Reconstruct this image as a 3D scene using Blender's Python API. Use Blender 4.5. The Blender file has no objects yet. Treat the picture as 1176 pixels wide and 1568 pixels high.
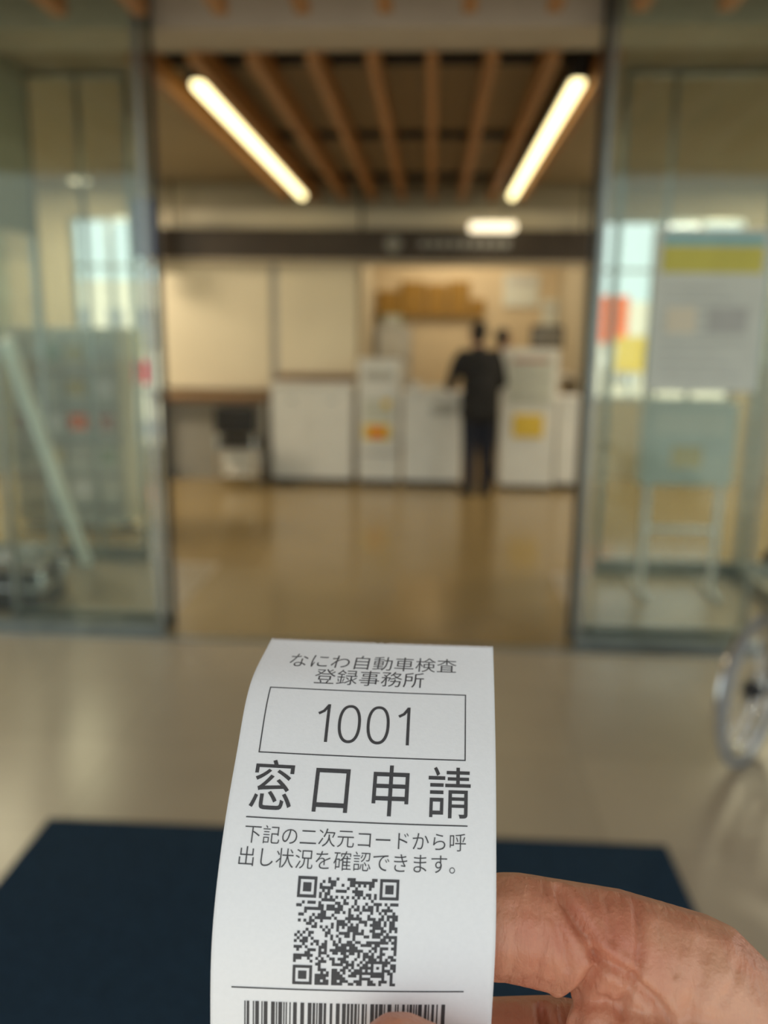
import bpy, bmesh, math, random
import numpy as np
from mathutils import Vector, Matrix, Euler
random.seed(7)
scn = bpy.context.scene
scn.view_settings.view_transform = 'Standard'
COL = scn.collection

# ------------------------------------------------------------------ materials
def mat(name, color, rough=0.5, metal=0.0, noise=0.0, nscale=8.0, bump=0.0, bscale=200.0,
        emit=None, estr=0.0, spec=0.5, sss=0.0, coat=0.0):
    m = bpy.data.materials.new(name); m.use_nodes = True
    nt = m.node_tree; b = nt.nodes['Principled BSDF']
    c = (*color, 1)
    b.inputs['Base Color'].default_value = c
    b.inputs['Roughness'].default_value = rough
    b.inputs['Metallic'].default_value = metal
    b.inputs['Specular IOR Level'].default_value = spec
    if coat: b.inputs['Coat Weight'].default_value = coat
    tc = nt.nodes.new('ShaderNodeTexCoord')
    if noise:
        n = nt.nodes.new('ShaderNodeTexNoise'); n.inputs['Scale'].default_value = nscale
        n.inputs['Detail'].default_value = 5
        nt.links.new(tc.outputs['Object'], n.inputs['Vector'])
        r = nt.nodes.new('ShaderNodeValToRGB')
        r.color_ramp.elements[0].position = 0.3; r.color_ramp.elements[1].position = 0.7
        r.color_ramp.elements[0].color = (*[max(0, x*(1-noise)) for x in color], 1)
        r.color_ramp.elements[1].color = (*[min(1, x*(1+noise)) for x in color], 1)
        nt.links.new(n.outputs['Fac'], r.inputs['Fac'])
        nt.links.new(r.outputs['Color'], b.inputs['Base Color'])
    if bump:
        n2 = nt.nodes.new('ShaderNodeTexNoise'); n2.inputs['Scale'].default_value = bscale
        n2.inputs['Detail'].default_value = 4
        nt.links.new(tc.outputs['Object'], n2.inputs['Vector'])
        bp = nt.nodes.new('ShaderNodeBump'); bp.inputs['Strength'].default_value = bump
        bp.inputs['Distance'].default_value = 0.002
        nt.links.new(n2.outputs['Fac'], bp.inputs['Height'])
        nt.links.new(bp.outputs['Normal'], b.inputs['Normal'])
    if emit:
        b.inputs['Emission Color'].default_value = (*emit, 1)
        b.inputs['Emission Strength'].default_value = estr
    return m

def glassmat(name, tint, refl=0.04, light_wash=0.0, light_wash_col=(0.5, 0.6, 0.5)):
    m = bpy.data.materials.new(name); m.use_nodes = True
    nt = m.node_tree; nt.nodes.clear()
    o = nt.nodes.new('ShaderNodeOutputMaterial')
    t = nt.nodes.new('ShaderNodeBsdfTransparent'); t.inputs['Color'].default_value = (*tint, 1)
    g = nt.nodes.new('ShaderNodeBsdfGlossy'); g.inputs['Roughness'].default_value = 0.02
    g.inputs['Color'].default_value = (0.95, 1.0, 0.97, 1)
    lw = nt.nodes.new('ShaderNodeLayerWeight'); lw.inputs['Blend'].default_value = 0.5
    pw = nt.nodes.new('ShaderNodeMath'); pw.operation = 'POWER'; pw.inputs[1].default_value = 4
    ma = nt.nodes.new('ShaderNodeMath'); ma.operation = 'ADD'; ma.inputs[1].default_value = refl; ma.use_clamp = True
    mx = nt.nodes.new('ShaderNodeMixShader')
    nt.links.new(lw.outputs['Facing'], pw.inputs[0]); nt.links.new(pw.outputs[0], ma.inputs[0]); nt.links.new(ma.outputs[0], mx.inputs[0])
    nt.links.new(t.outputs[0], mx.inputs[1]); nt.links.new(g.outputs[0], mx.inputs[2])
    last = mx
    if light_wash:
        d = nt.nodes.new('ShaderNodeBsdfDiffuse'); d.inputs['Color'].default_value = (*light_wash_col, 1)  # diffuse layer paints the wash of light into the glass
        m2 = nt.nodes.new('ShaderNodeMixShader'); m2.inputs[0].default_value = light_wash
        nt.links.new(mx.outputs[0], m2.inputs[1]); nt.links.new(d.outputs[0], m2.inputs[2]); last = m2
    nt.links.new(last.outputs[0], o.inputs[0])
    return m

def woodmat(name, c1, c2, rough=0.5):
    m = bpy.data.materials.new(name); m.use_nodes = True
    nt = m.node_tree; b = nt.nodes['Principled BSDF']; b.inputs['Roughness'].default_value = rough
    tc = nt.nodes.new('ShaderNodeTexCoord'); mp = nt.nodes.new('ShaderNodeMapping')
    mp.inputs['Scale'].default_value = (12, 0.6, 12)
    w = nt.nodes.new('ShaderNodeTexNoise'); w.inputs['Scale'].default_value = 3; w.inputs['Detail'].default_value = 6
    r = nt.nodes.new('ShaderNodeValToRGB')
    r.color_ramp.elements[0].color = (*c1, 1); r.color_ramp.elements[1].color = (*c2, 1)
    r.color_ramp.elements[0].position = .3; r.color_ramp.elements[1].position = .7
    nt.links.new(tc.outputs['Object'], mp.inputs['Vector']); nt.links.new(mp.outputs['Vector'], w.inputs['Vector'])
    nt.links.new(w.outputs['Fac'], r.inputs['Fac']); nt.links.new(r.outputs['Color'], b.inputs['Base Color'])
    return m

def tilemat(name, c, grout, size, rough):
    m = bpy.data.materials.new(name); m.use_nodes = True
    nt = m.node_tree; b = nt.nodes['Principled BSDF']; b.inputs['Roughness'].default_value = rough
    tc = nt.nodes.new('ShaderNodeTexCoord')
    br = nt.nodes.new('ShaderNodeTexBrick'); br.offset = 0
    br.inputs['Scale'].default_value = 1; br.inputs['Brick Width'].default_value = size
    br.inputs['Row Height'].default_value = size; br.inputs['Mortar Size'].default_value = 0.0025
    br.inputs['Color1'].default_value = (*c, 1); br.inputs['Color2'].default_value = (*[x*0.93 for x in c], 1)
    br.inputs['Mortar'].default_value = (*grout, 1)
    n = nt.nodes.new('ShaderNodeTexNoise'); n.inputs['Scale'].default_value = 3; n.inputs['Detail'].default_value = 6
    r = nt.nodes.new('ShaderNodeValToRGB'); r.color_ramp.elements[0].color = (.8, .8, .8, 1); r.color_ramp.elements[1].color = (1, 1, 1, 1)
    mx = nt.nodes.new('ShaderNodeMix'); mx.data_type = 'RGBA'; mx.blend_type = 'MULTIPLY'; mx.inputs[0].default_value = 0.7
    nt.links.new(tc.outputs['Object'], br.inputs['Vector']); nt.links.new(tc.outputs['Object'], n.inputs['Vector'])
    nt.links.new(n.outputs['Fac'], r.inputs['Fac'])
    nt.links.new(br.outputs['Color'], mx.inputs[6]); nt.links.new(r.outputs['Color'], mx.inputs[7])
    nt.links.new(mx.outputs[2], b.inputs['Base Color'])
    return m

def skinmat(name):
    m = bpy.data.materials.new(name); m.use_nodes = True
    nt = m.node_tree; b = nt.nodes['Principled BSDF']
    b.inputs['Roughness'].default_value = .42; b.inputs['Specular IOR Level'].default_value = .5
    b.inputs['Subsurface Weight'].default_value = .12; b.inputs['Subsurface Radius'].default_value = (1, .35, .2); b.inputs['Subsurface Scale'].default_value = .0015
    tc = nt.nodes.new('ShaderNodeTexCoord')
    n = nt.nodes.new('ShaderNodeTexNoise'); n.inputs['Scale'].default_value = 36; n.inputs['Detail'].default_value = 8; n.inputs['Roughness'].default_value = .62
    r = nt.nodes.new('ShaderNodeValToRGB'); e = r.color_ramp.elements
    e[0].position = .32; e[0].color = (.53, .17, .10, 1); e[1].position = .68; e[1].color = (.70, .37, .235, 1)
    k = e.new(.5); k.color = (.64, .275, .165, 1)
    nt.links.new(tc.outputs['Object'], n.inputs['Vector']); nt.links.new(n.outputs['Fac'], r.inputs['Fac']); nt.links.new(r.outputs['Color'], b.inputs['Base Color'])
    n1 = nt.nodes.new('ShaderNodeTexNoise'); n1.inputs['Scale'].default_value = 1100; n1.inputs['Detail'].default_value = 3
    n2 = nt.nodes.new('ShaderNodeTexNoise'); n2.inputs['Scale'].default_value = 230; n2.inputs['Detail'].default_value = 6; n2.inputs['Distortion'].default_value = .8
    mp = nt.nodes.new('ShaderNodeMapping'); mp.inputs['Scale'].default_value = (2.0, .6, .6); mp.inputs['Rotation'].default_value = (0, .35, 0)
    nt.links.new(tc.outputs['Object'], n1.inputs['Vector']); nt.links.new(tc.outputs['Object'], mp.inputs['Vector']); nt.links.new(mp.outputs['Vector'], n2.inputs['Vector'])
    ad = nt.nodes.new('ShaderNodeMath'); ad.operation = 'MULTIPLY_ADD'; ad.inputs[1].default_value = .35
    nt.links.new(n1.outputs['Fac'], ad.inputs[0]); nt.links.new(n2.outputs['Fac'], ad.inputs[2])
    bp = nt.nodes.new('ShaderNodeBump'); bp.inputs['Strength'].default_value = .7; bp.inputs['Distance'].default_value = .0009
    nt.links.new(ad.outputs[0], bp.inputs['Height']); nt.links.new(bp.outputs['Normal'], b.inputs['Normal'])
    return m

M_steel = mat('brushed_steel', (0.30, 0.32, 0.30), 0.33, 1.0, noise=.1)
M_dark = mat('dark_metal', (0.05, 0.05, 0.05), 0.4, 0.6, noise=.1)
M_chrome = mat('chrome', (0.8, 0.8, 0.8), 0.12, 1.0, noise=.02)
M_white = mat('white_laminate', (0.84, 0.84, 0.81), 0.45, noise=.03)
M_cream = mat('cream_panel', (0.78, 0.70, 0.53), 0.6, noise=.04, nscale=2)
M_gray = mat('gray_panel', (0.42, 0.41, 0.38), 0.6, noise=.04)
M_wall = mat('wall_paint', (0.47, 0.41, 0.29), 0.7, noise=.06, nscale=1.5)
M_wallg = mat('wall_green_gray', (0.30, 0.32, 0.23), 0.7, noise=.08, nscale=1.5)
M_ceil = mat('ceiling_board', (0.36, 0.29, 0.19), 0.8, noise=.05, nscale=2)
M_beam = mat('beam_paint', (0.50, 0.43, 0.33), 0.6, noise=.05)
M_band = mat('fascia_dark', (0.045, 0.030, 0.018), 0.5, noise=.15)
M_wood = woodmat('slat_wood', (0.32, 0.14, 0.035), (0.46, 0.21, 0.06))
M_gold = woodmat('board_wood', (0.22, 0.115, 0.012), (0.33, 0.18, 0.02))
M_glass = glassmat('green_glass', (0.965, 0.985, 0.965), 0.022, 0.02, (.40, .44, .34))
M_glass2 = glassmat('clear_glass', (0.98, 0.99, 0.98), 0.012, 0.008)
M_glassw = glassmat('window_glass', (0.99, 1, 0.99), 0.01)
M_led = mat('led_tube', (1, .9, .7), 0.4, emit=(1.0, 0.84, 0.42), estr=3.4)
M_lamp = mat('lamp_diffuser', (1, .9, .7), 0.4, emit=(1.0, 0.86, 0.60), estr=1.8)
M_yellow = mat('yellow_print', (0.85, 0.60, 0.08), 0.6, noise=.05)
M_orange = mat('orange_print', (0.98, 0.16, 0.01), 0.6, noise=.05)
M_red = mat('red_print', (0.9, 0.03, 0.04), 0.6, noise=.05)
M_teal = mat('teal_print', (0.22, 0.50, 0.50), 0.6, noise=.05)
M_green = mat('green_print', (0.15, 0.40, 0.20), 0.6, noise=.05)
M_blue = mat('navy_print', (0.02, 0.04, 0.16), 0.5, noise=.1)
M_ink = mat('gray_print', (0.30, 0.30, 0.28), 0.7, noise=.1)
M_ink2 = mat('pale_print', (0.50, 0.50, 0.46), 0.7, noise=.1)
M_paperw = mat('poster_paper', (0.66, 0.68, 0.60), 0.7, noise=.03)
M_black = mat('black_plastic', (0.02, 0.02, 0.022), 0.5, noise=.2)
M_brown = mat('counter_edge', (0.20, 0.11, 0.05), 0.5, noise=.2)
M_pr = mat('faded_red_print', (.55, .28, .22), .6, noise=.05)
M_pg = mat('faded_green_print', (.36, .46, .34), .6, noise=.05)
M_py = mat('faded_yellow_print', (.60, .50, .25), .6, noise=.05)

# ------------------------------------------------------------------ builder
class B:
    def __init__(s, name): s.name = name; s.bm = bmesh.new(); s.mats = []
    def mi(s, m):
        if m not in s.mats: s.mats.append(m)
        return s.mats.index(m)
    def _mark(s, faces, m, smooth=False):
        i = s.mi(m)
        for f in faces: f.material_index = i; f.smooth = smooth
    def box(s, a, b, m, bevel=0.0):
        r = bmesh.ops.create_cube(s.bm, size=1)
        vs = r['verts']
        for v in vs:
            v.co = Vector([(a[i]+b[i])/2 + v.co[i]*(b[i]-a[i]) for i in range(3)])
        fs = set(f for v in vs for f in v.link_faces)
        if bevel:
            es = set(e for v in vs for e in v.link_edges)
            rr = bmesh.ops.bevel(s.bm, geom=list(es), offset=bevel, segments=2, affect='EDGES', profile=.5)
            fs = set(f for f in fs if f.is_valid) | set(rr['faces'])
        s._mark(fs, m)
        return s
    def cyl(s, p0, p1, r, m, r2=None, seg=16):
        p0 = Vector(p0); p1 = Vector(p1); d = p1-p0
        rr = bmesh.ops.create_cone(s.bm, cap_ends=True, segments=seg, radius1=r, radius2=r if r2 is None else r2, depth=d.length)
        q = Vector((0, 0, 1)).rotation_difference(d.normalized()).to_matrix().to_4x4()
        bmesh.ops.transform(s.bm, matrix=Matrix.Translation((p0+p1)/2) @ q, verts=rr['verts'])
        s._mark(set(f for v in rr['verts'] for f in v.link_faces), m, True)
        return s
    def tube(s, pts, r, m, seg=12):
        for a, b in zip(pts[:-1], pts[1:]): s.cyl(a, b, r, m, seg=seg)
        for p in pts: s.ball(p, r, m, 8)
        return s
    def ball(s, p, r, m, seg=12, sc=(1, 1, 1)):
        rr = bmesh.ops.create_uvsphere(s.bm, u_segments=seg, v_segments=max(6, seg//2+2), radius=r)
        for v in rr['verts']: v.co = Vector((v.co[0]*sc[0]+p[0], v.co[1]*sc[1]+p[1], v.co[2]*sc[2]+p[2]))
        s._mark(set(f for v in rr['verts'] for f in v.link_faces), m, True)
        return s
    def torus(s, c, R, r, m, axis='X', n=48, k=10):
        vs = []
        for i in range(n):
            a = 2*math.pi*i/n; ring = []
            for j in range(k):
                b = 2*math.pi*j/k; rad = R+r*math.cos(b); h = r*math.sin(b)
                if axis == 'X': co = (c[0]+h, c[1]+rad*math.cos(a), c[2]+rad*math.sin(a))
                else: co = (c[0]+rad*math.cos(a), c[1]+rad*math.sin(a), c[2]+h)
                ring.append(s.bm.verts.new(co))
            vs.append(ring)
        fs = []
        for i in range(n):
            for j in range(k):
                fs.append(s.bm.faces.new((vs[i][j], vs[(i+1) % n][j], vs[(i+1) % n][(j+1) % k], vs[i][(j+1) % k])))
        s._mark(fs, m, True); return s
    def done(s, loc=(0, 0, 0), rz=0, parent=None):
        bmesh.ops.recalc_face_normals(s.bm, faces=s.bm.faces)
        me = bpy.data.meshes.new(s.name); s.bm.to_mesh(me); s.bm.free()
        for m in s.mats: me.materials.append(m)
        o = bpy.data.objects.new(s.name, me); COL.objects.link(o)
        o.location = loc; o.rotation_euler = (0, 0, rz)
        if parent: o.parent = parent
        return o

def simple(name, a, b, m, bevel=0): return B(name).box(a, b, m, bevel).done()

# ------------------------------------------------------------------ camera
CAMLOC = Vector((0, 0, 1.6))
R = Matrix.Rotation(math.radians(3.1), 4, 'Z') @ Matrix.Rotation(math.radians(90-12.1), 4, 'X') @ Matrix.Rotation(math.radians(0.7), 4, 'Z')
cd = bpy.data.cameras.new('camera'); cam = bpy.data.objects.new('camera', cd); COL.objects.link(cam)
cam.matrix_world = Matrix.Translation(CAMLOC) @ R
cd.sensor_width = 36; cd.lens = 29.27; cd.clip_start = 0.01; cd.clip_end = 300
cd.dof.use_dof = True; cd.dof.focus_distance = 0.191; cd.dof.aperture_fstop = 8.0
scn.camera = cam

# ------------------------------------------------------------------ world & sun
w = bpy.data.worlds.new('world'); scn.world = w; w.use_nodes = True
nt = w.node_tree; bg = nt.nodes['Background']
tc = nt.nodes.new('ShaderNodeTexCoord'); sp = nt.nodes.new('ShaderNodeSeparateXYZ')
rp = nt.nodes.new('ShaderNodeValToRGB')
rp.color_ramp.elements[0].position = 0.0; rp.color_ramp.elements[0].color = (0.80, 0.96, 0.93, 1)
rp.color_ramp.elements[1].position = 0.5; rp.color_ramp.elements[1].color = (0.90, 0.93, 1.0, 1)
nt.links.new(tc.outputs['Generated'], sp.inputs[0]); nt.links.new(sp.outputs['Z'], rp.inputs['Fac'])
nt.links.new(rp.outputs['Color'], bg.inputs['Color']); bg.inputs['Strength'].default_value = 1.3
sl = bpy.data.lights.new('sun', 'SUN'); sl.energy = 4.2; sl.angle = .02; sl.color = (1, .95, .88)
so = bpy.data.objects.new('sun', sl); COL.objects.link(so); so.rotation_euler = Euler((math.radians(30), 0, 0)); so.location = (0, -10, 20)

# ------------------------------------------------------------------ shell
M_tile = tilemat('entrance_tile', (0.50, 0.415, 0.29), (0.38, 0.31, 0.21), 0.6, 0.27)
M_vinyl = tilemat('brown_vinyl', (0.35, 0.255, 0.12), (0.28, 0.20, 0.10), 3.0, 0.16)
M_asph = mat('asphalt', (0.30, 0.30, 0.28), 0.9, noise=.2)
simple('ground', (-40, -40, -0.12), (40, 40, -0.05), M_asph)
simple('floor_entrance', (-4.9, -3, -0.05), (4.4, 5.6, 0.0), M_tile)
f = B('floor'); f.box((-4.9, 5.6, -0.05), (4.4, 12.5, 0.0), M_vinyl); f.box((-1.45, 4.16, 0.0), (0.85, 5.6, 0.002), M_vinyl); f.done()
simple('trim_threshold', (-3.0, 4.10, 0.0), (2.4, 4.16, 0.006), M_steel)
simple('wall_left', (-5.05, 4.2, 0), (-4.9, 9.7, 3.3), M_wallg)
simple('wall_right', (4.4, 4.2, 0), (4.55, 9.7, 3.3), M_wallg)
c = B('ceiling'); c.box((-4.9, 4.7, 3.2), (4.4, 10.2, 3.3), M_ceil); c.box((-.95, 10.2, 3.2), (1.9, 12.5, 3.3), M_ceil); c.done()
simple('trim_beam', (-4.9, 4.36, 3.03), (4.4, 4.7, 3.4), M_beam)
simple('ceiling_canopy', (-4.9, -1.3, 3.32), (4.4, 4.36, 3.4), M_ceil)  # canopy roof; unseen rear part extended to keep sun off the ticket
wb = B('wall_back')
for a, b_ in [((-4.9, 9.7, 0), (-4.15, 9.85, 3.2)), ((-3.12, 9.7, 0), (-.82, 9.85, 3.2)), ((-4.15, 9.7, 0), (-3.12, 9.85, .2)),
              ((-4.15, 9.7, 2.86), (-3.12, 9.85, 3.2)), ((-.82, 9.7, 2.36), (1.8, 9.85, 3.2)), ((1.68, 9.7, 0), (1.78, 9.85, 2.36)),
              ((1.78, 9.7, 0), (3.4, 9.85, .88)), ((1.8, 9.7, 2.86), (3.4, 9.85, 3.2)), ((3.4, 9.7, 0), (4.4, 9.85, 3.2))]:
    wb.box(a, b_, M_wall)
wb.done()
simple('trim_bulkhead', (-3.1, 9.6, 2.70), (1.75, 9.69, 2.92), M_cream)
simple('wall_office', (-.95, 12.4, 0), (1.90, 12.5, 3.2), mat('office_wall', (0.62, 0.50, 0.32), .7, noise=.05))
simple('wall_office_left', (-.95, 9.85, 0), (-.85, 12.4, 3.2), M_wall)
simple('wall_office_right', (1.80, 9.85, 0), (1.88, 12.4, 3.2), M_wall)
def reflection_window(name, x0, x1, z0, z1, mull, rails=(2.3,)):  # added opening, stands in for bright outdoor strips reflected in the entrance glass
    b = B(name)
    for x in [x0, x1-.04]+mull: b.box((x, 9.72, z0), (x+.04, 9.80, z1), M_steel)
    b.box((x0, 9.72, z0), (x1, 9.80, z0+.04), M_steel); b.box((x0, 9.72, z1-.04), (x1, 9.80, z1), M_steel)
    for z in rails: b.box((x0, 9.72, z), (x1, 9.80, z+.03), M_steel)
    b.box((x0+.04, 9.755, z0+.04), (x1-.04, 9.765, z1-.04), M_glassw)
    b.done()
reflection_window('reflection_window_1', -4.15, -3.12, .2, 2.86, [-3.72], (2.3, .88))
reflection_window('reflection_window_2', 1.78, 3.4, .88, 2.86, [2.42, 2.9])
ex = B('reflection_backdrop')  # pale backdrop added behind the openings for the reflected strips
M_ext = mat('exterior_wall', (0.85, 0.78, 0.60), .8, noise=.06, nscale=1)
ex.box((-8, 15.5, -.05), (-3.2, 17, 2.5), M_ext); ex.box((2.0, 15.5, -.05), (7, 17, 2.2), M_ext)
for i in range(8): ex.box((-7.8+i*.6, 15.45, 1.3), (-7.5+i*.6, 15.5, 2.0), M_gray)
for i in range(6): ex.box((3.3+i*.7, 15.45, .8), (3.7+i*.7, 15.5, 1.2), M_gray)
ex.done()
sb = B('reflection_signboard'); sb.box((2.34, 13.6, 1.50), (3.06, 13.65, 2.22), M_orange); sb.box((2.9, 13.55, 1.05), (3.4, 13.6, 1.60), M_yellow)  # boards added for the coloured patches in the right reflected strip
sb.cyl((2.75, 13.62, -.05), (2.75, 13.62, 1.5), .03, M_steel); sb.cyl((3.15, 13.58, -.05), (3.15, 13.58, 1.1), .03, M_steel); sb.done()
sb = B('reflection_signboard'); sb.box((-5.15, 13.6, .75), (-4.62, 13.65, 1.12), M_red); sb.box((-5.5, 13.55, 1.15), (-4.7, 13.6, 1.6), M_yellow)  # same for the left reflected strip
sb.cyl((-5.0, 13.6, -.05), (-5.0, 13.6, .8), .03, M_steel); sb.cyl((-5.3, 13.58, -.05), (-5.3, 13.58, 1.2), .03, M_steel); sb.done()

# ------------------------------------------------------------------ ceiling slats & lamps
s = B('ceiling_slats')
for i in range(9):
    x = -1.61+i*.315
    s.box((x-.032, 4.72, 2.99), (x+.032, 9.55, 3.14), M_wood)
for y in (5.3, 7.2, 9.0): s.box((-1.63, y, 3.14), (.93, y+.03, 3.2), M_dark)
s.done()
s = B('canopy_slats')
for i in range(16):
    x = -3.2+i*.37
    s.box((x-.032, 1.2, 2.99), (x+.032, 4.08, 3.14), M_wood)
for y in (1.6, 3.6): s.box((-3.3, y, 3.14), (2.4, y+.03, 3.32), M_dark)
s.done()
for x in (-1.41, .80):
    s = B('ceiling_strip_light')
    s.box((x-.05, 5.2, 3.03), (x+.05, 9.3, 3.2), M_dark)
    s.cyl((x, 5.24, 3.02), (x, 9.26, 3.02), .04, M_led)
    s.ball((x, 5.24, 3.02), .04, M_led); s.ball((x, 9.26, 3.02), .04, M_led)
    s.done()
s = B('pendant_lamp'); s.box((.36, 9.05, 2.655), (.84, 9.25, 2.735), M_lamp, .025); s.box((.38, 9.07, 2.735), (.82, 9.23, 2.76), M_white)
s.cyl((.48, 9.15, 2.76), (.48, 9.15, 3.2), .006, M_steel); s.cyl((.72, 9.15, 2.76), (.72, 9.15, 3.2), .006, M_steel); s.done()
def downlight(x, y, z=3.2):
    s = B('recessed_downlight'); s.cyl((x, y, z-.03), (x, y, z), .12, M_white, seg=24); s.cyl((x, y, z-.035), (x, y, z-.02), .10, M_lamp, seg=24); s.done()
for x, y in [(-3.85, 9.55), (2.9, 7.2)]: downlight(x, y-.2)
def area(name, loc, sx, sy, e, col=(1, .84, .60)):
    l = bpy.data.lights.new(name, 'AREA'); l.shape = 'RECTANGLE'; l.size = sx; l.size_y = sy; l.energy = e; l.color = col
    o = bpy.data.objects.new(name, l); COL.objects.link(o); o.location = loc
    return o
for x, y in ((-3.9, 8.3), (-3.9, 6.7), (3.6, 8.3), (3.6, 6.7)): area('fill_lamp', (x, y, 3.17), .5, .5, 58)  # fill lamps added to brighten the sides of the room
area('fill_lamp', (.4, 11.2, 3.17), 1.2, 1.2, 42)  # another added fill, brightens the office behind the counter

# ------------------------------------------------------------------ fascia band
s = B('sign_fascia'); s.box((-3.1, 9.3, 2.37), (1.75, 9.66, 2.69), M_band); s.box((-3.1, 9.28, 2.33), (1.75, 9.66, 2.37), M_beam)
s.cyl((-.44, 9.29, 2.54), (-.44, 9.305, 2.54), .09, M_ink, seg=24)
for i in range(9): s.box((-.16+i*.11, 9.29, 2.50), (-.08+i*.11, 9.30, 2.58), M_ink)
for x in (-2.9, -.8, 1.6): s.cyl((x, 9.5, 2.69), (x, 9.5, 3.2), .015, M_dark)
s.done()
s = B('hanging_sign'); s.box((-3.16, 9.0, 2.35), (-2.88, 9.06, 2.95), M_blue, .01); s.cyl((-3.02, 9.03, 2.95), (-3.02, 9.03, 3.2), .01, M_steel); s.done()

# ------------------------------------------------------------------ counter wall
s = B('partition_panels')
s.box((-3.08, 9.40, .97), (-1.80, 9.46, 2.33), M_cream, .005); s.box((-1.71, 9.40, 1.15), (-.84, 9.46, 2.33), M_cream, .005)
s.box((-1.80, 9.42, .9), (-1.71, 9.46, 2.33), M_gray); s.box((-3.1, 9.46, .9), (-.82, 9.5, 2.33), M_wall)
s.box((-1.71, 9.2, 1.08), (-.84, 9.5, 1.14), M_brown); s.box((-3.1, 9.46, 0), (-.82, 9.5, .9), M_gray)
s.done()
s = B('writing_desk'); s.box((-2.95, 8.85, .86), (-1.78, 9.40, .93), M_brown, .01); s.box((-2.90, 9.1, 0), (-2.3, 9.14, .86), M_gray)
s.box((-2.93, 8.9, 0), (-2.89, 9.38, .86), M_gray); s.box((-1.83, 8.9, 0), (-1.79, 9.38, .86), M_gray); s.done()
s = B('office_chair')
s.box((-.22, -.20, .43), (.22, .22, .50), M_black, .02); s.box((-.21, -.24, .58), (.21, -.19, .85), M_black, .02)
for x in (-.19, .19):
    s.cyl((x, -.2, 0), (x, -.22, .82), .013, M_chrome); s.cyl((x, .2, 0), (x, .18, .44), .013, M_chrome)
s.cyl((-.19, -.2, .2), (.19, -.2, .2), .01, M_chrome); s.box((-.19, .0, .1), (.19, .03, .40), M_white)
s.done((-1.99, 8.60, 0), 0.0)
def cabinet(name, x0, x1, y0, y1, h, doors=2, extras=None):
    s = B(name); s.box((x0, y0, .06), (x1, y1, h), M_white, .006); s.box((x0+.02, y0+.03, 0), (x1-.02, y1-.02, .06), M_dark)
    n = doors; wd = (x1-x0)/n
    for i in range(n): s.box((x0+i*wd+.004, y0-.014, .08), (x0+(i+1)*wd-.004, y0, h-.02), M_white, .004)
    for i in range(n): s.box((x0+i*wd+wd*.42, y0-.024, h-.16), (x0+i*wd+wd*.58, y0-.014, h-.145), M_steel)
    s.box((x0-.01, y0-.03, h), (x1+.01, y1, h+.025), M_white, .005)
    if extras: extras(s)
    return s.done()
cabinet('storage_cabinet', -1.69, -.83, 8.8, 9.18, 1.05, 2)
def tm(s):
    s.box((-.73, 8.765, .98), (-.36, 8.785, 1.27), M_paperw, .003); s.box((-.70, 8.758, 1.12), (-.39, 8.765, 1.22), M_ink2)
    s.box((-.70, 8.755, .5), (-.42, 8.785, .66), M_yellow); s.box((-.62, 8.75, .53), (-.5, 8.755, .62), M_orange)
    s.box((-.70, 8.77, .70), (-.40, 8.786, .92), M_paperw)
    s.box((-.5, 8.755, .84), (-.42, 8.77, .92), M_yellow); s.box((-.74, 8.772, .34), (-.34, 8.786, .36), M_gray)
cabinet('ticket_machine', -.76, -.33, 8.8, 9.2, 1.31, 1, tm)
def c3(s):
    s.box((-.05, 8.9, 1.03), (.15, 9.1, 1.06), M_paperw); s.box((.02, 8.76, .78), (.25, 8.786, .9), M_ink2)
    s.box((-.22, 8.9, 1.005), (-.10, 9.05, 1.10), M_gray, .01)
cabinet('service_counter', -.29, .34, 8.8, 9.3, .98, 1, c3)
s = B('information_kiosk'); s.box((.74, 8.72, 0.05), (1.30, 9.05, 1.46), M_white, .01); s.box((.80, 8.705, .90), (1.24, 8.72, 1.40), M_paperw)
s.box((.86, 8.70, .56), (1.17, 8.72, .80), M_yellow)
for i in range(6): s.box((.85, 8.70, .95+i*.07), (1.2-.1*(i % 3), 8.705, .97+i*.07), M_ink2)
s.box((.83, 8.70, 1.33), (1.2, 8.705, 1.37), M_pr); s.box((.76, 8.74, 0), (1.28, 9.03, .05), M_dark)
s.done()
cabinet('side_cabinet', 1.34, 1.60, 8.8, 9.2, .95, 1)
s = B('wooden_name_boards')
s.box((-.84, 12.3, 1.85), (.72, 12.395, 1.90), M_gold)
x = -.80
for wd, z0, z1 in [(.32, 1.90, 2.2), (.34, 1.90, 2.33), (.3, 1.90, 2.30), (.3, 1.90, 2.34), (.2, 1.90, 2.1)]:
    s.box((x, 12.32, z0), (x+wd, 12.395, z1), M_gold, .01); x += wd+.02
s.done()
s = B('office_shelf'); s.box((-.8, 12.0, 0), (-.3, 12.35, 1.7), M_gray, .01)
for i in range(4): s.box((-.76, 11.98, .15+i*.38), (-.34, 12.0, .45+i*.38), M_ink2)
s.box((-.7, 12.05, 1.7), (-.45, 12.3, 1.86), M_green, .01)
s.done()
s = B('office_monitor'); s.box((1.22, 10.6, 1.45), (1.62, 10.64, 1.72), M_dark, .01); s.cyl((1.42, 10.66, 1.14), (1.42, 10.66, 1.5), .02, M_dark); s.box((1.29, 10.56, 1.13), (1.55, 10.76, 1.15), M_dark)
s.box((1.25, 10.59, 1.48), (1.59, 10.60, 1.69), M_gray)
s.done()
s = B('office_desk'); s.box((.9, 10.3, 1.08), (1.76, 11.0, 1.13), M_white, .01); s.box((.92, 10.35, 0), (.96, 10.95, 1.08), M_gray); s.box((1.70, 10.35, 0), (1.74, 10.95, 1.08), M_gray); s.done()
s = B('wall_notice'); s.box((1.0, 12.37, 2.0), (1.5, 12.4, 2.45), M_paperw); s.box((1.05, 12.365, 2.3), (1.45, 12.37, 2.4), M_ink2); s.done()
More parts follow.
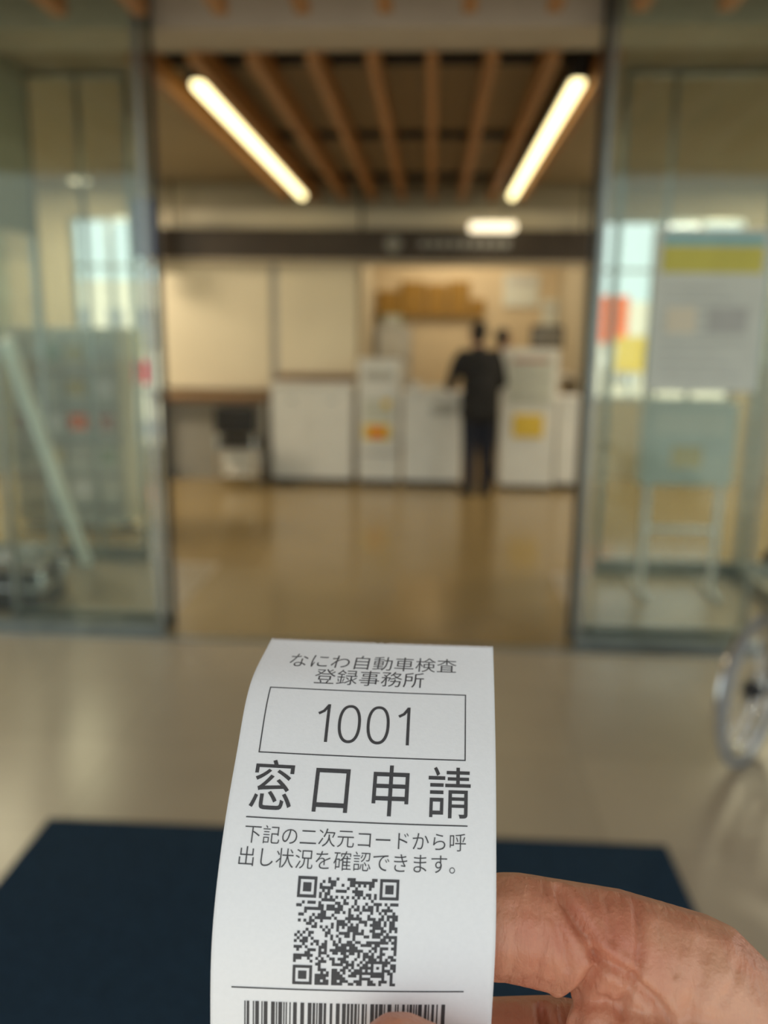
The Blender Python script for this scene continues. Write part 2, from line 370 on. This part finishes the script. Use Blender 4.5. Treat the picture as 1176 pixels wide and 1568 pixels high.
s = B('wall_notice'); s.box((1.56, 12.37, 1.7), (1.78, 12.4, 2.1), M_paperw); s.box((1.6, 12.365, 1.95), (1.74, 12.37, 2.02), M_ink2); s.done()

# ------------------------------------------------------------------ entrance glazing
def screen(name, x0, x1, y, z1, stiles, rail=.05, glass=M_glass):
    b = B(name)
    b.box((x0, y-.025, 0), (x1, y+.025, rail), M_steel); b.box((x0, y-.02, z1-.03), (x1, y+.02, z1), M_steel)
    for x, wd, m in stiles: b.box((x-wd/2, y-.02, 0), (x+wd/2, y+.02, z1), m)
    b.box((x0, y-.005, rail), (x1, y+.005, z1-.03), glass)
    return b.done()
screen('glass_screen', -3.2, -1.43, 4.2, 3.32, [(-1.415, .03, M_steel), (-2.62, .03, M_steel)])
screen('glass_screen', .81, 2.6, 4.2, 3.32, [(.795, .03, M_steel), (2.13, .03, M_steel)])
screen('sliding_glass_door', -2.3, -1.40, 4.32, 3.3, [(-1.395, .025, M_dark), (-2.28, .02, M_steel)], .07)
screen('sliding_glass_door', .78, 1.7, 4.32, 3.3, [(.775, .025, M_dark), (1.69, .02, M_steel)], .07)
screen('glass_screen', -4.6, -1.98, 5.62, 3.19, [(-1.98, .04, M_steel), (-2.3, .025, M_steel)], .10, M_glass2)
screen('glass_screen', 1.16, 4.2, 5.62, 3.19, [(1.16, .04, M_steel), (1.46, .025, M_steel)], .10, M_glass2)
for nm, x in (('wall_vestibule_left', -2.62), ('wall_vestibule_right', 2.1)):
    b = B(nm); b.box((x-.02, 4.3, 2.2), (x+.02, 5.58, 3.19), M_wallg); b.box((x-.006, 4.3, .1), (x+.006, 5.58, 2.2), M_glass2)
    b.box((x-.025, 4.3, 0), (x+.025, 5.58, .1), M_steel); b.box((x-.02, 5.54, 0), (x+.02, 5.59, 3.19), M_steel); b.done()

s = B('glass_poster'); s.box((1.05, 4.180, 1.34), (1.58, 4.194, 2.10), M_paperw, .004)
s.box((1.08, 4.176, 1.90), (1.55, 4.180, 2.02), mat('pale_yellow_print', (.62, .56, .10), .6, noise=.05)); s.box((1.08, 4.176, 2.03), (1.55, 4.180, 2.07), M_teal)
for i in range(9): s.box((1.10, 4.176, 1.42+i*.05), (1.50-.06*(i*7 % 3), 4.180, 1.430+i*.05), M_ink2)
s.box((1.12, 4.175, 1.62), (1.26, 4.180, 1.74), M_cream); s.box((1.32, 4.175, 1.62), (1.5, 4.180, 1.74), M_ink2)
s.done()
s = B('notice_stand'); s.box((1.30, 5.15, .70), (1.86, 5.30, 1.22), mat('stand_panel', (.55, .61, .56), .4, noise=.04), .015)
s.box((1.48, 5.14, .82), (1.66, 5.15, .95), M_py); s.box((1.36, 5.14, 1.02), (1.80, 5.15, 1.16), M_paperw)
for x in (1.36, 1.80):
    s.cyl((x, 5.18, 0), (x, 5.18, .72), .022, M_white); s.cyl((x, 5.02, .022), (x, 5.40, .022), .022, M_white)
s.cyl((1.36, 5.18, .42), (1.80, 5.18, .42), .02, M_white); s.done()
s = B('pamphlet_rack'); s.box((-3.35, 6.5, .05), (-2.45, 6.85, 1.62), M_paperw, .01)
for x in (-3.3, -2.5): s.cyl((x, 6.68, 0), (x, 6.68, .06), .03, M_dark)
cols = [M_paperw, M_pr, M_ink2, M_py, M_white, M_pg, M_white, M_orange, M_py]
for r_ in range(5):
    for c_ in range(4):
        z = .22+r_*.27
        s.box((-3.30+c_*.215, 6.46-.0, z), (-3.30+c_*.215+.17, 6.475, z+.22), M_paperw)
        s.box((-3.29+c_*.215, 6.455, z+.06), (-3.30+c_*.215+.16, 6.46, z+.19), cols[(r_*5+c_*3) % 9])
    s.box((-3.34, 6.42, .18+r_*.27), (-2.46, 6.5, .20+r_*.27), M_gray)
s.done()
s = B('leaning_white_board')
bmv = [(-2.34, 5.52, 0.00), (-2.34, 5.44, .00), (-2.34, 4.56, 1.52), (-2.34, 4.64, 1.56)]
i0 = [s.bm.verts.new(v) for v in bmv]; i1 = [s.bm.verts.new((v[0]-.05, v[1], v[2])) for v in bmv]
fs = [s.bm.faces.new(i0), s.bm.faces.new(i1[::-1])]+[s.bm.faces.new((i0[k], i0[(k+1) % 4], i1[(k+1) % 4], i1[k])) for k in range(4)]
s._mark(fs, mat('pale_green', (.82, .94, .89), .4, noise=.04)); s.done()
s = B('umbrella_stand')
for x in (-2.56, -2.2):
    for y in (4.46, 4.75): s.cyl((x, y, 0), (x, y, .32), .012, M_chrome)
for z in (.14, .31):
    s.tube([(-2.56, 4.46, z), (-2.2, 4.46, z), (-2.2, 4.75, z), (-2.56, 4.75, z), (-2.56, 4.46, z)], .010, M_chrome)
s.box((-2.56, 4.46, .02), (-2.2, 4.75, .24), M_black)
for i in range(1, 3): s.cyl((-2.56+i*.12, 4.46, .31), (-2.56+i*.12, 4.75, .31), .006, M_chrome)
s.done()

M_mat = mat('navy_carpet', (0.014, 0.035, 0.060), .95, noise=.3, nscale=60, bump=.8, bscale=400, spec=.2)
s = B('entrance_mat'); s.box((-1.235, .35, 0.0), (.785, 2.43, .012), M_mat, .004); s.done()

# ------------------------------------------------------------------ wheelchair
s = B('wheelchair')
M_seat = mat('wheelchair_fabric', (.03, .03, .035), .8, noise=.2)
M_tyre = mat('tyre', (.30, .30, .29), .7, noise=.1)
for sx in (-1, 1):
    xo = .29*sx
    s.torus((xo, 0, .30), .282, .018, M_tyre); s.torus((xo, 0, .30), .262, .010, M_chrome)
    s.torus((xo+.035*sx, 0, .30), .245, .012, M_chrome)
    for k in range(16):
        a = k*math.pi/8; s.cyl((xo, 0, .30), (xo, .265*math.cos(a), .30+.265*math.sin(a)), .003, M_chrome, seg=6)
    for k in range(4):
        a = k*math.pi/2+.4; s.cyl((xo, .26*math.cos(a), .3+.26*math.sin(a)), (xo+.035*sx, .245*math.cos(a), .3+.245*math.sin(a)), .004, M_chrome, seg=6)
    s.cyl((xo-.03*sx, 0, .3), (xo+.03*sx, 0, .3), .03, M_dark)
    xf = .23*sx
    s.tube([(xf, -.17, .86), (xf, -.07, .88), (xf, -.03, .80), (xf, 0, .30), (xf, .10, .24), (xf, .34, .22)], .012, M_chrome)
    s.cyl((xf, -.19, .86), (xf, -.08, .878), .018, M_black)
    s.tube([(xf, -.03, .68), (xf, .26, .68), (xf, .32, .62), (xf, .32, .24)], .012, M_chrome)
    s.box((xf-.03, -.0, .69), (xf+.03, .26, .72), M_black, .01)
    s.box((xf-.006, .02, .49), (xf+.006, .28, .66), M_white, .003)
    s.tube([(xf, 0, .47), (xf, .40, .47), (xf*.85, .46, .40), (xf*.8, .56, .14)], .012, M_chrome)
    s.box((xf*.8-.07, .50, .12), (xf*.8+.07, .64, .135), M_dark, .005)
    s.torus((xf, .36, .075), .06, .015, M_tyre, n=24); s.cyl((xf-.015, .36, .075), (xf+.015, .36, .075), .02, M_chrome)
    s.tube([(xf, .36, .075), (xf+.025*sx, .34, .15), (xf, .32, .24)], .009, M_chrome)
s.box((-.22, .0, .46), (.22, .40, .49), M_seat, .01); s.box((-.22, -.03, .52), (.22, -.01, .84), M_seat, .008)
s.tube([(-.23, .15, .45), (.23, .30, .25)], .008, M_chrome); s.tube([(.23, .15, .45), (-.23, .30, .25)], .008, M_chrome)
s.done((1.46, 2.82, 0), math.radians(-40))

# ------------------------------------------------------------------ organic surfaces
def organic(name, chains, voxel, smooth, mats, matfn, xf=None, carve=None, step=.3):
    bm = bmesh.new()
    def sph(p, r, sc=(1, 1, 1)):
        rr = bmesh.ops.create_icosphere(bm, subdivisions=2, radius=r)
        for v in rr['verts']: v.co = Vector((v.co[0]*sc[0]+p[0], v.co[1]*sc[1]+p[1], v.co[2]*sc[2]+p[2]))
    for ch in chains:
        if len(ch) == 1: sph(ch[0][:3], ch[0][3], ch[0][4] if len(ch[0]) > 4 else (1, 1, 1)); continue
        for a, b in zip(ch[:-1], ch[1:]):
            pa, pb = Vector(a[:3]), Vector(b[:3]); L = (pb-pa).length
            n = max(1, int(math.ceil(L/(min(a[3], b[3])*step))))
            for i in range(n+1):
                t = i/n; sph(pa.lerp(pb, t), a[3]*(1-t)+b[3]*t)
    me = bpy.data.meshes.new(name+'_src'); bm.to_mesh(me); bm.free()
    o = bpy.data.objects.new(name+'_src', me); COL.objects.link(o)
    md = o.modifiers.new('r', 'REMESH'); md.mode = 'VOXEL'; md.voxel_size = voxel; md.use_smooth_shade = True
    sm = o.modifiers.new('s', 'SMOOTH'); sm.factor = .5; sm.iterations = smooth
    dg = bpy.context.evaluated_depsgraph_get(); ev = o.evaluated_get(dg)
    m2 = bpy.data.meshes.new_from_object(ev); m2.name = name
    bpy.data.objects.remove(o)
    if carve: carve(m2)
    m2.materials.clear()
    for m in mats: m2.materials.append(m)
    for p in m2.polygons: p.material_index = matfn(p.center, p.normal); p.use_smooth = True
    if xf: m2.transform(xf)
    ob = bpy.data.objects.new(name, m2); COL.objects.link(ob)
    return ob

M_skinp = mat('skin', (.55, .32, .22), .55, noise=.08)
M_hair = mat('black_hair', (.012, .010, .010), .6, noise=.3)
M_jack = mat('dark_jacket', (.012, .012, .014), .85, noise=.3)
M_jack2 = mat('charcoal_jacket', (.03, .022, .02), .85, noise=.3)
M_trou = mat('navy_trousers', (.010, .014, .030), .85, noise=.3)
M_shoe = mat('black_shoe', (.01, .01, .01), .4, noise=.2)
def human(name, loc, rz, sc, jacket, lean=.05):
    L = lean
    ch = []
    for sx in (-1, 1):
        ch.append([(.085*sx, 0, .92, .11), (.085*sx, .02, .72, .095), (.085*sx, .025, .50, .078), (.09*sx, 0, .36, .073), (.09*sx, -.01, .10, .062)])
        ch.append([(.09*sx, -.04, .045, .044), (.095*sx, .07, .04, .042), (.105*sx, .15, .037, .036)])
        ch.append([(.17*sx, L, 1.39, .075), (.22*sx, .02+L, 1.32, .070), (.275*sx, .03+L, 1.13, .060), (.255*sx, .12+L, 1.08, .052), (.17*sx, .33+L, 1.07, .036)])
        ch.append([(.17*sx, .33+L, 1.07, .026), (.155*sx, .39+L, 1.065, .028)])
        for k in range(4):
            yy = .40+L; xx = .17*sx-.02*sx*k+.008*sx
            ln = (.055, .066, .062, .048)[k]
            ch.append([(xx, yy, 1.06, .0095), (xx, yy+ln*.6, 1.062, .009), (xx, yy+ln, 1.045, .0078)])
        ch.append([(.135*sx, .36+L, 1.065, .012), (.11*sx, .395+L, 1.06, .010), (.105*sx, .42+L, 1.05, .009)])
    ch += [[(-.08, 0, .84, .13), (.08, 0, .84, .13)], [(-.075, 0, .97, .135), (.075, 0, .97, .135)], [(-.07, .0, 1.10, .13), (.07, .0, 1.10, .13)],
           [(0, 0, 1.0, .14), (0, L*.5, 1.15, .14), (0, L, 1.30, .145)], [(-.10, L, 1.27, .125), (.10, L, 1.27, .125)], [(-.13, L, 1.38, .08), (.13, L, 1.38, .08)],
           [(0, L, 1.40, .08), (0, L+.03, 1.49, .062)],
           [(0, L+.055, 1.61, .094, (.86, 1.05, 1.12))], [(0, L+.09, 1.555, .062), (0, L+.10, 1.53, .05)],
           [(0, L+.158, 1.60, .010), (0, L+.168, 1.575, .014)], [(-.085, L+.05, 1.59, .020, (.5, 1, 1.4))], [(.085, L+.05, 1.59, .020, (.5, 1, 1.4))],
           [(-.018, L+.150, 1.54, .008), (.018, L+.150, 1.54, .008)],
           [(0, L+.03, 1.64, .10, (.9, 1.02, .95))]]
    def mf(c, n):
        if c.z > 1.49:
            if c.z > 1.52 and (c.y < L+.045 and abs(c.x) < .083 or c.z > 1.66): return 1
            return 0
        if c.z < .075: return 4
        if c.z < .74: return 3
        if c.y > .355+L and c.z < 1.2: return 0
        return 2
    x = Matrix.Translation(loc) @ Matrix.Rotation(rz, 4, 'Z') @ Matrix.Scale(sc, 4)
    return organic(name, ch, .0085, 4, [M_skinp, M_hair, jacket, M_trou, M_shoe], mf, xf=x)
human('standing_man', (.49, 8.40, 0), math.radians(22), 1.0, M_jack)
human('standing_clerk', (.76, 9.6, 0), math.radians(-40), .97, M_jack2, .02)

# ------------------------------------------------------------------ queue ticket (mm, in the frame of the holding hand)
HF = Matrix.Translation(CAMLOC) @ R
def H(X, Y, d): return HF @ Vector((X/1000, Y/1000, -d/1000))
rows_v = [0, 15.5, 33.9, 53.2, 71.0, 90.2, 108, 128]
Ls = np.array([(-29.7, -33.4, 221), (-33.0, -42.4, 206), (-34.2, -56.2, 193), (-35.5, -72.4, 182.5), (-36.5, -89.7, 177), (-37.0, -109.1, 177.5), (-37.2, -127, 181), (-37.4, -146, 188)], float)
Rs = np.array([(28.4, -34.9, 217), (27.3, -44.9, 206), (25.9, -58.7, 193), (24.6, -74.9, 182.5), (23.7, -91.3, 177), (22.8, -110.1, 177.5), (22.5, -128, 181), (22.3, -147, 188)], float)
def cr(tab, v):
    vs = rows_v; v = min(max(v, vs[0]), vs[-1]); i = 0
    while i < len(vs)-2 and v > vs[i+1]: i += 1
    h = vs[i+1]-vs[i]; t = (v-vs[i])/h
    def tan(k):
        if k == 0: return (tab[1]-tab[0])/(vs[1]-vs[0])
        if k == len(vs)-1: return (tab[-1]-tab[-2])/(vs[-1]-vs[-2])
        return (tab[k+1]-tab[k-1])/(vs[k+1]-vs[k-1])
    m0, m1 = tan(i)*h, tan(i+1)*h
    return (2*t**3-3*t*t+1)*tab[i]+(t**3-2*t*t+t)*m0+(-2*t**3+3*t*t)*tab[i+1]+(t**3-t*t)*m1
def S(u, v, off=0.0):
    s_ = u/60; p = cr(Ls, v)*(1-s_)+cr(Rs, v)*s_
    bow = math.sin(math.pi*s_)*0.8
    return H(p[0], p[1], p[2]-off-bow)
NU, NV = 60, 120
bm = bmesh.new(); g = []
for j in range(NV+1):
    row = []
    for i in range(NU+1):
        u = 60*i/NU
        v = 128*j/NV
        if j == 0: v = (0.35 if i in (29, 31) else 0.12*abs(math.sin(i*1.9)))   # cutter edge with small nick
        row.append(bm.verts.new(S(u, v)))
    g.append(row)
for j in range(NV):
    for i in range(NU): bm.faces.new((g[j][i], g[j+1][i], g[j+1][i+1], g[j][i+1]))
for f_ in bm.faces: f_.smooth = True
me = bpy.data.meshes.new('queue_ticket'); bm.to_mesh(me); bm.free()
M_paper = mat('thermal_paper', (.88, .89, .90), .6, noise=.012, nscale=900, bump=.05, bscale=1500, spec=.25)
me.materials.append(M_paper)
ticket = bpy.data.objects.new('queue_ticket', me); COL.objects.link(ticket)
sd = ticket.modifiers.new('thick', 'SOLIDIFY'); sd.thickness = .00012; sd.offset = 0

OFF = .16
pb = bmesh.new()
def flatquad(u0, v0, u1, v1):
    nu = max(1, int((u1-u0)/2)); nv = max(1, int((v1-v0)/1.2))
    gg = [[pb.verts.new(S(u0+(u1-u0)*i/nu, v0+(v1-v0)*j/nv, OFF)) for i in range(nu+1)] for j in range(nv+1)]
    for j in range(nv):
        for i in range(nu): pb.faces.new((gg[j][i], gg[j+1][i], gg[j+1][i+1], gg[j][i+1]))
def stroke(pts, wd, closed=False):
    n = len(pts); P = [Vector(p) for p in pts]; L_, R_ = [], []
    for i in range(n):
        a = P[(i-1) % n] if (closed or i > 0) else P[i]; b = P[(i+1) % n] if (closed or i < n-1) else P[i]
        t = (b-a).normalized(); nn = Vector((-t.y, t.x))*wd/2
        L_.append(pb.verts.new(S(P[i].x+nn.x, P[i].y+nn.y, OFF))); R_.append(pb.verts.new(S(P[i].x-nn.x, P[i].y-nn.y, OFF)))
    for i in range(n if closed else n-1):
        j = (i+1) % n; pb.faces.new((L_[i], L_[j], R_[j], R_[i]))
def text(body, u0, v0, u1, v1, thin=0.0):
    cu = bpy.data.curves.new('t', 'FONT'); cu.body = body; cu.size = 1; cu.resolution_u = 4; cu.offset = thin
    o = bpy.data.objects.new('t', cu); COL.objects.link(o)
    dg = bpy.context.evaluated_depsgraph_get(); m = bpy.data.meshes.new_from_object(o.evaluated_get(dg))
    bpy.data.objects.remove(o)
    if not m.vertices: print('NO TEXT', body); return
    co = np.array([v.co[:] for v in m.vertices]); mn = co.min(0); mx = co.max(0)
    tb = bmesh.new(); tb.from_mesh(m)
    for v in tb.verts:
        v.co = Vector((u0+(v.co.x-mn[0])/(mx[0]-mn[0])*(u1-u0), v1-(v.co.y-mn[1])/(mx[1]-mn[1])*(v1-v0), 0))
    k = v0+1
    while k < v1:
        bmesh.ops.bisect_plane(tb, geom=tb.verts[:]+tb.edges[:]+tb.faces[:], plane_co=(0, k, 0), plane_no=(0, 1, 0)); k += 1
    mp = {}
    for v in tb.verts: mp[v] = pb.verts.new(S(v.co.x, v.co.y, OFF))
    for f_ in tb.faces:
        try: pb.faces.new([mp[v] for v in f_.verts])
        except ValueError: pass
    tb.free()
text('なにわ自動車検査', 7.6, 5.0, 50.4, 9.6, -.004)
text('登録事務所', 15.2, 9.9, 42.4, 14.6, -.004)
LW = .28
flatquad(5, 16.1, 53, 16.1+LW); flatquad(5, 32.8, 53, 32.8+LW)
flatquad(5, 16.1, 5+LW, 33.05); flatquad(53-LW, 16.1, 53, 33.05)
for u0 in (17.9, 37.0):
    stroke([(u0, 22.7), (u0+1.2, 22.0), (u0+2.3, 20.4)], .7)
    nst = 10; stroke([(u0+2.3, 20.2+9.6*k/nst) for k in range(nst+1)], .72)
for uc in (25.4, 32.2):
    pts = []
    for k in range(48):
        a = 2*math.pi*k/48; cc, ss = math.cos(a), math.sin(a); e = .88
        pts.append((uc+2.35*math.copysign(abs(cc)**e, cc), 25.0+4.5*math.copysign(abs(ss)**e, ss)))
    stroke(pts, .7, True)
text('窓 口 申 請', 4.7, 34.6, 54.2, 46.0, 0.003)
flatquad(4.5, 47.4, 53.6, 47.4+LW)
text('下記の二次元コードから呼', 4.7, 49.1, 53.3, 52.9, -.006)
text('出し状況を確認できます。', 4.1, 53.6, 51.0, 57.5, -.006)
N = 37; q = np.random.RandomState(5).rand(N, N) > .5
def finder(r0, c0):
    q[max(0, r0-1):r0+8, max(0, c0-1):c0+8] = False
    q[r0:r0+7, c0:c0+7] = True; q[r0+1:r0+6, c0+1:c0+6] = False; q[r0+2:r0+5, c0+2:c0+5] = True
finder(0, 0); finder(0, N-7); finder(N-7, 0)
for k in range(8, N-8): q[6, k] = q[k, 6] = (k % 2 == 0)
q[28:33, 28:33] = True; q[29:32, 29:32] = False; q[30, 30] = True
qu, qv, qs = 17.4, 58.9, 21.7/N
for r_ in range(N):
    c_ = 0
    while c_ < N:
        if q[r_, c_]:
            e = c_
            while e < N and q[r_, e]: e += 1
            flatquad(qu+c_*qs, qv+r_*qs, qu+e*qs, qv+(r_+1)*qs); c_ = e
        else: c_ += 1
flatquad(4.5, 81.6, 53.7, 81.6+LW)
u = 7.3; rb = random.Random(3)
while u < 50.3:
    wd = rb.choice([.26, .26, .52, .78]); flatquad(u, 84.6, u+wd, 98); u += wd+rb.choice([.26, .26, .52, .78])
me = bpy.data.meshes.new('printing'); pb.to_mesh(me); pb.free()
me.materials.append(mat('thermal_ink', (.06, .06, .065), .6, noise=.15, nscale=2000))
po = bpy.data.objects.new('printing', me); COL.objects.link(po); po.parent = ticket

# ------------------------------------------------------------------ hand
idx = [(-8, -97, 188, 8.3), (12, -96, 191.5, 10.3), (30, -95.5, 192, 12), (52, -98.5, 189, 12.6), (70, -104, 185, 14.2), (84, -118, 181, 14.5), (98, -146, 177, 17)]
mid = [(-10, -127, 191, 8.5), (16, -129, 201, 10.5), (40, -131, 203, 12), (70, -134, 197, 13), (86, -140, 191, 13.5), (104, -156, 184, 16)]
rng = [(-4, -149, 194, 8.2), (18, -151, 204, 10), (42, -153, 206, 11.5), (72, -156, 201, 12), (88, -162, 195, 13), (108, -172, 186, 15)]
pnk = [(6, -169, 194, 7.2), (26, -171, 203, 8.8), (46, -172, 204, 9.8), (72, -175, 200, 10.5), (88, -181, 195, 11.5), (106, -190, 184, 14)]
thb = [(3, -110.5, 166, 9.8), (14, -116, 164, 11.2), (30, -126, 161, 11.0), (60, -144, 159, 13.5), (84, -164, 162, 16), (104, -196, 166, 20)]
palm = [[(98, -146, 177, 17), (112, -200, 170, 21), (122, -235, 165, 23)], [(104, -156, 184, 16), (114, -200, 172, 21)], [(108, -172, 186, 15), (118, -210, 172, 20)],
        [(106, -190, 184, 14), (120, -225, 168, 20)], [(84, -160, 164, 14), (92, -140, 172, 14), (84, -122, 178, 12)],
        [(55, -116, 179, 11), (72, -118, 175, 13.5), (88, -134, 172, 15)], [(48, -114, 182, 8.5), (58, -132, 176, 11)],
        [(122, -235, 165, 23), (150, -330, 150, 27), (185, -440, 130, 34)]]
crs = [([(40, -86), (44, -92), (45.5, -97), (43, -104), (40, -110), (38, -120)], 3.8, 1.3), ([(45.5, -95), (51, -98), (57, -103), (61, -108)], 3.0, 1.1),
       ([(56, -88), (54, -95), (52, -101), (50, -108), (50, -118)], 1.9, .9), ([(68, -93), (64, -102), (61, -114)], 1.2, 1.3),
       ([(33, -86), (34, -94), (33, -102)], .7, .9), ([(86, -108), (78, -114), (72, -120)], 1.1, 1.2),
       ([(50, -85), (49, -92)], .9, .8), ([(36.5, -85), (38.5, -93), (39.5, -98)], 1.0, .8), ([(28, -88), (28.5, -97), (27, -104)], .45, .8),
       ([(74, -96), (70, -101)], .7, .8), ([(90, -122), (82, -126)], .8, 1.0), ([(60, -90), (61, -97)], .6, .7), ([(47, -104), (54, -109)], .8, .8), ([(66, -108), (74, -109)], .6, .8)]
def carve(m):
    n = len(m.vertices); co = np.empty(n*3); m.vertices.foreach_get('co', co); co = co.reshape(-1, 3)
    no = np.array([v.normal[:] for v in m.vertices])
    disp = np.zeros(n)
    for pts, dep, wid in crs:
        best = np.full(n, 1e9)
        for a, b in zip(pts[:-1], pts[1:]):
            a = np.array(a, float); b = np.array(b, float); ab = b-a
            t = np.clip(((co[:, :2]*1000-a)@ab)/(ab@ab), 0, 1)
            dd = np.linalg.norm(co[:, :2]*1000-(a+t[:, None]*ab), axis=1); best = np.minimum(best, dd)
        disp += dep*(.65*np.exp(-(best/wid)**2)-.16*np.exp(-((best-2.2*wid)/wid)**2))*np.clip(no[:, 2]*3, 0, 1)
    co = co-no*(disp/1000)[:, None]
    m.vertices.foreach_set('co', co.reshape(-1)); m.update()
def mm(ch): return [(p[0]/1000, p[1]/1000, -p[2]/1000, p[3]/1000) for p in ch]
M_skin = skinmat('hand_skin')
hand = organic('hand', [mm(c_) for c_ in [idx, mid, rng, pnk, thb]+palm], .0007, 10, [M_skin], lambda c_, n_: 0, xf=HF, carve=carve, step=.2)
bm = bmesh.new(); ax = Vector((-24, 14, -3)).normalized(); fr = Vector((0.12, .1, 1)); fr = (fr-ax*fr.dot(ax)).normalized(); sd_ = ax.cross(fr)
cen = Vector((5, -111.5, -166)); g = []
for j in range(13):
    a = -6+12*j/12; row = []
    hw = 44*math.sqrt(max(0.05, 1-(max(0, a-1)/5.6)**2)) if a > 1 else 44*math.sqrt(max(.05, 1-(max(0, -a-3)/4)**2))
    for i in range(13):
        t = math.radians(-hw+2*hw*i/12)
        p = cen+ax*a+(fr*math.cos(t)+sd_*math.sin(t))*(10.1-.02*a*a)
        row.append(bm.verts.new(HF @ (p/1000)))
    g.append(row)
for j in range(12):
    for i in range(12): f_ = bm.faces.new((g[j][i], g[j+1][i], g[j+1][i+1], g[j][i+1])); f_.smooth = True
me = bpy.data.meshes.new('thumbnail'); bm.to_mesh(me); bm.free()
me.materials.append(mat('nail', (.72, .42, .34), .25, noise=.04, coat=.3))
no_ = bpy.data.objects.new('thumbnail', me); COL.objects.link(no_); no_.parent = hand
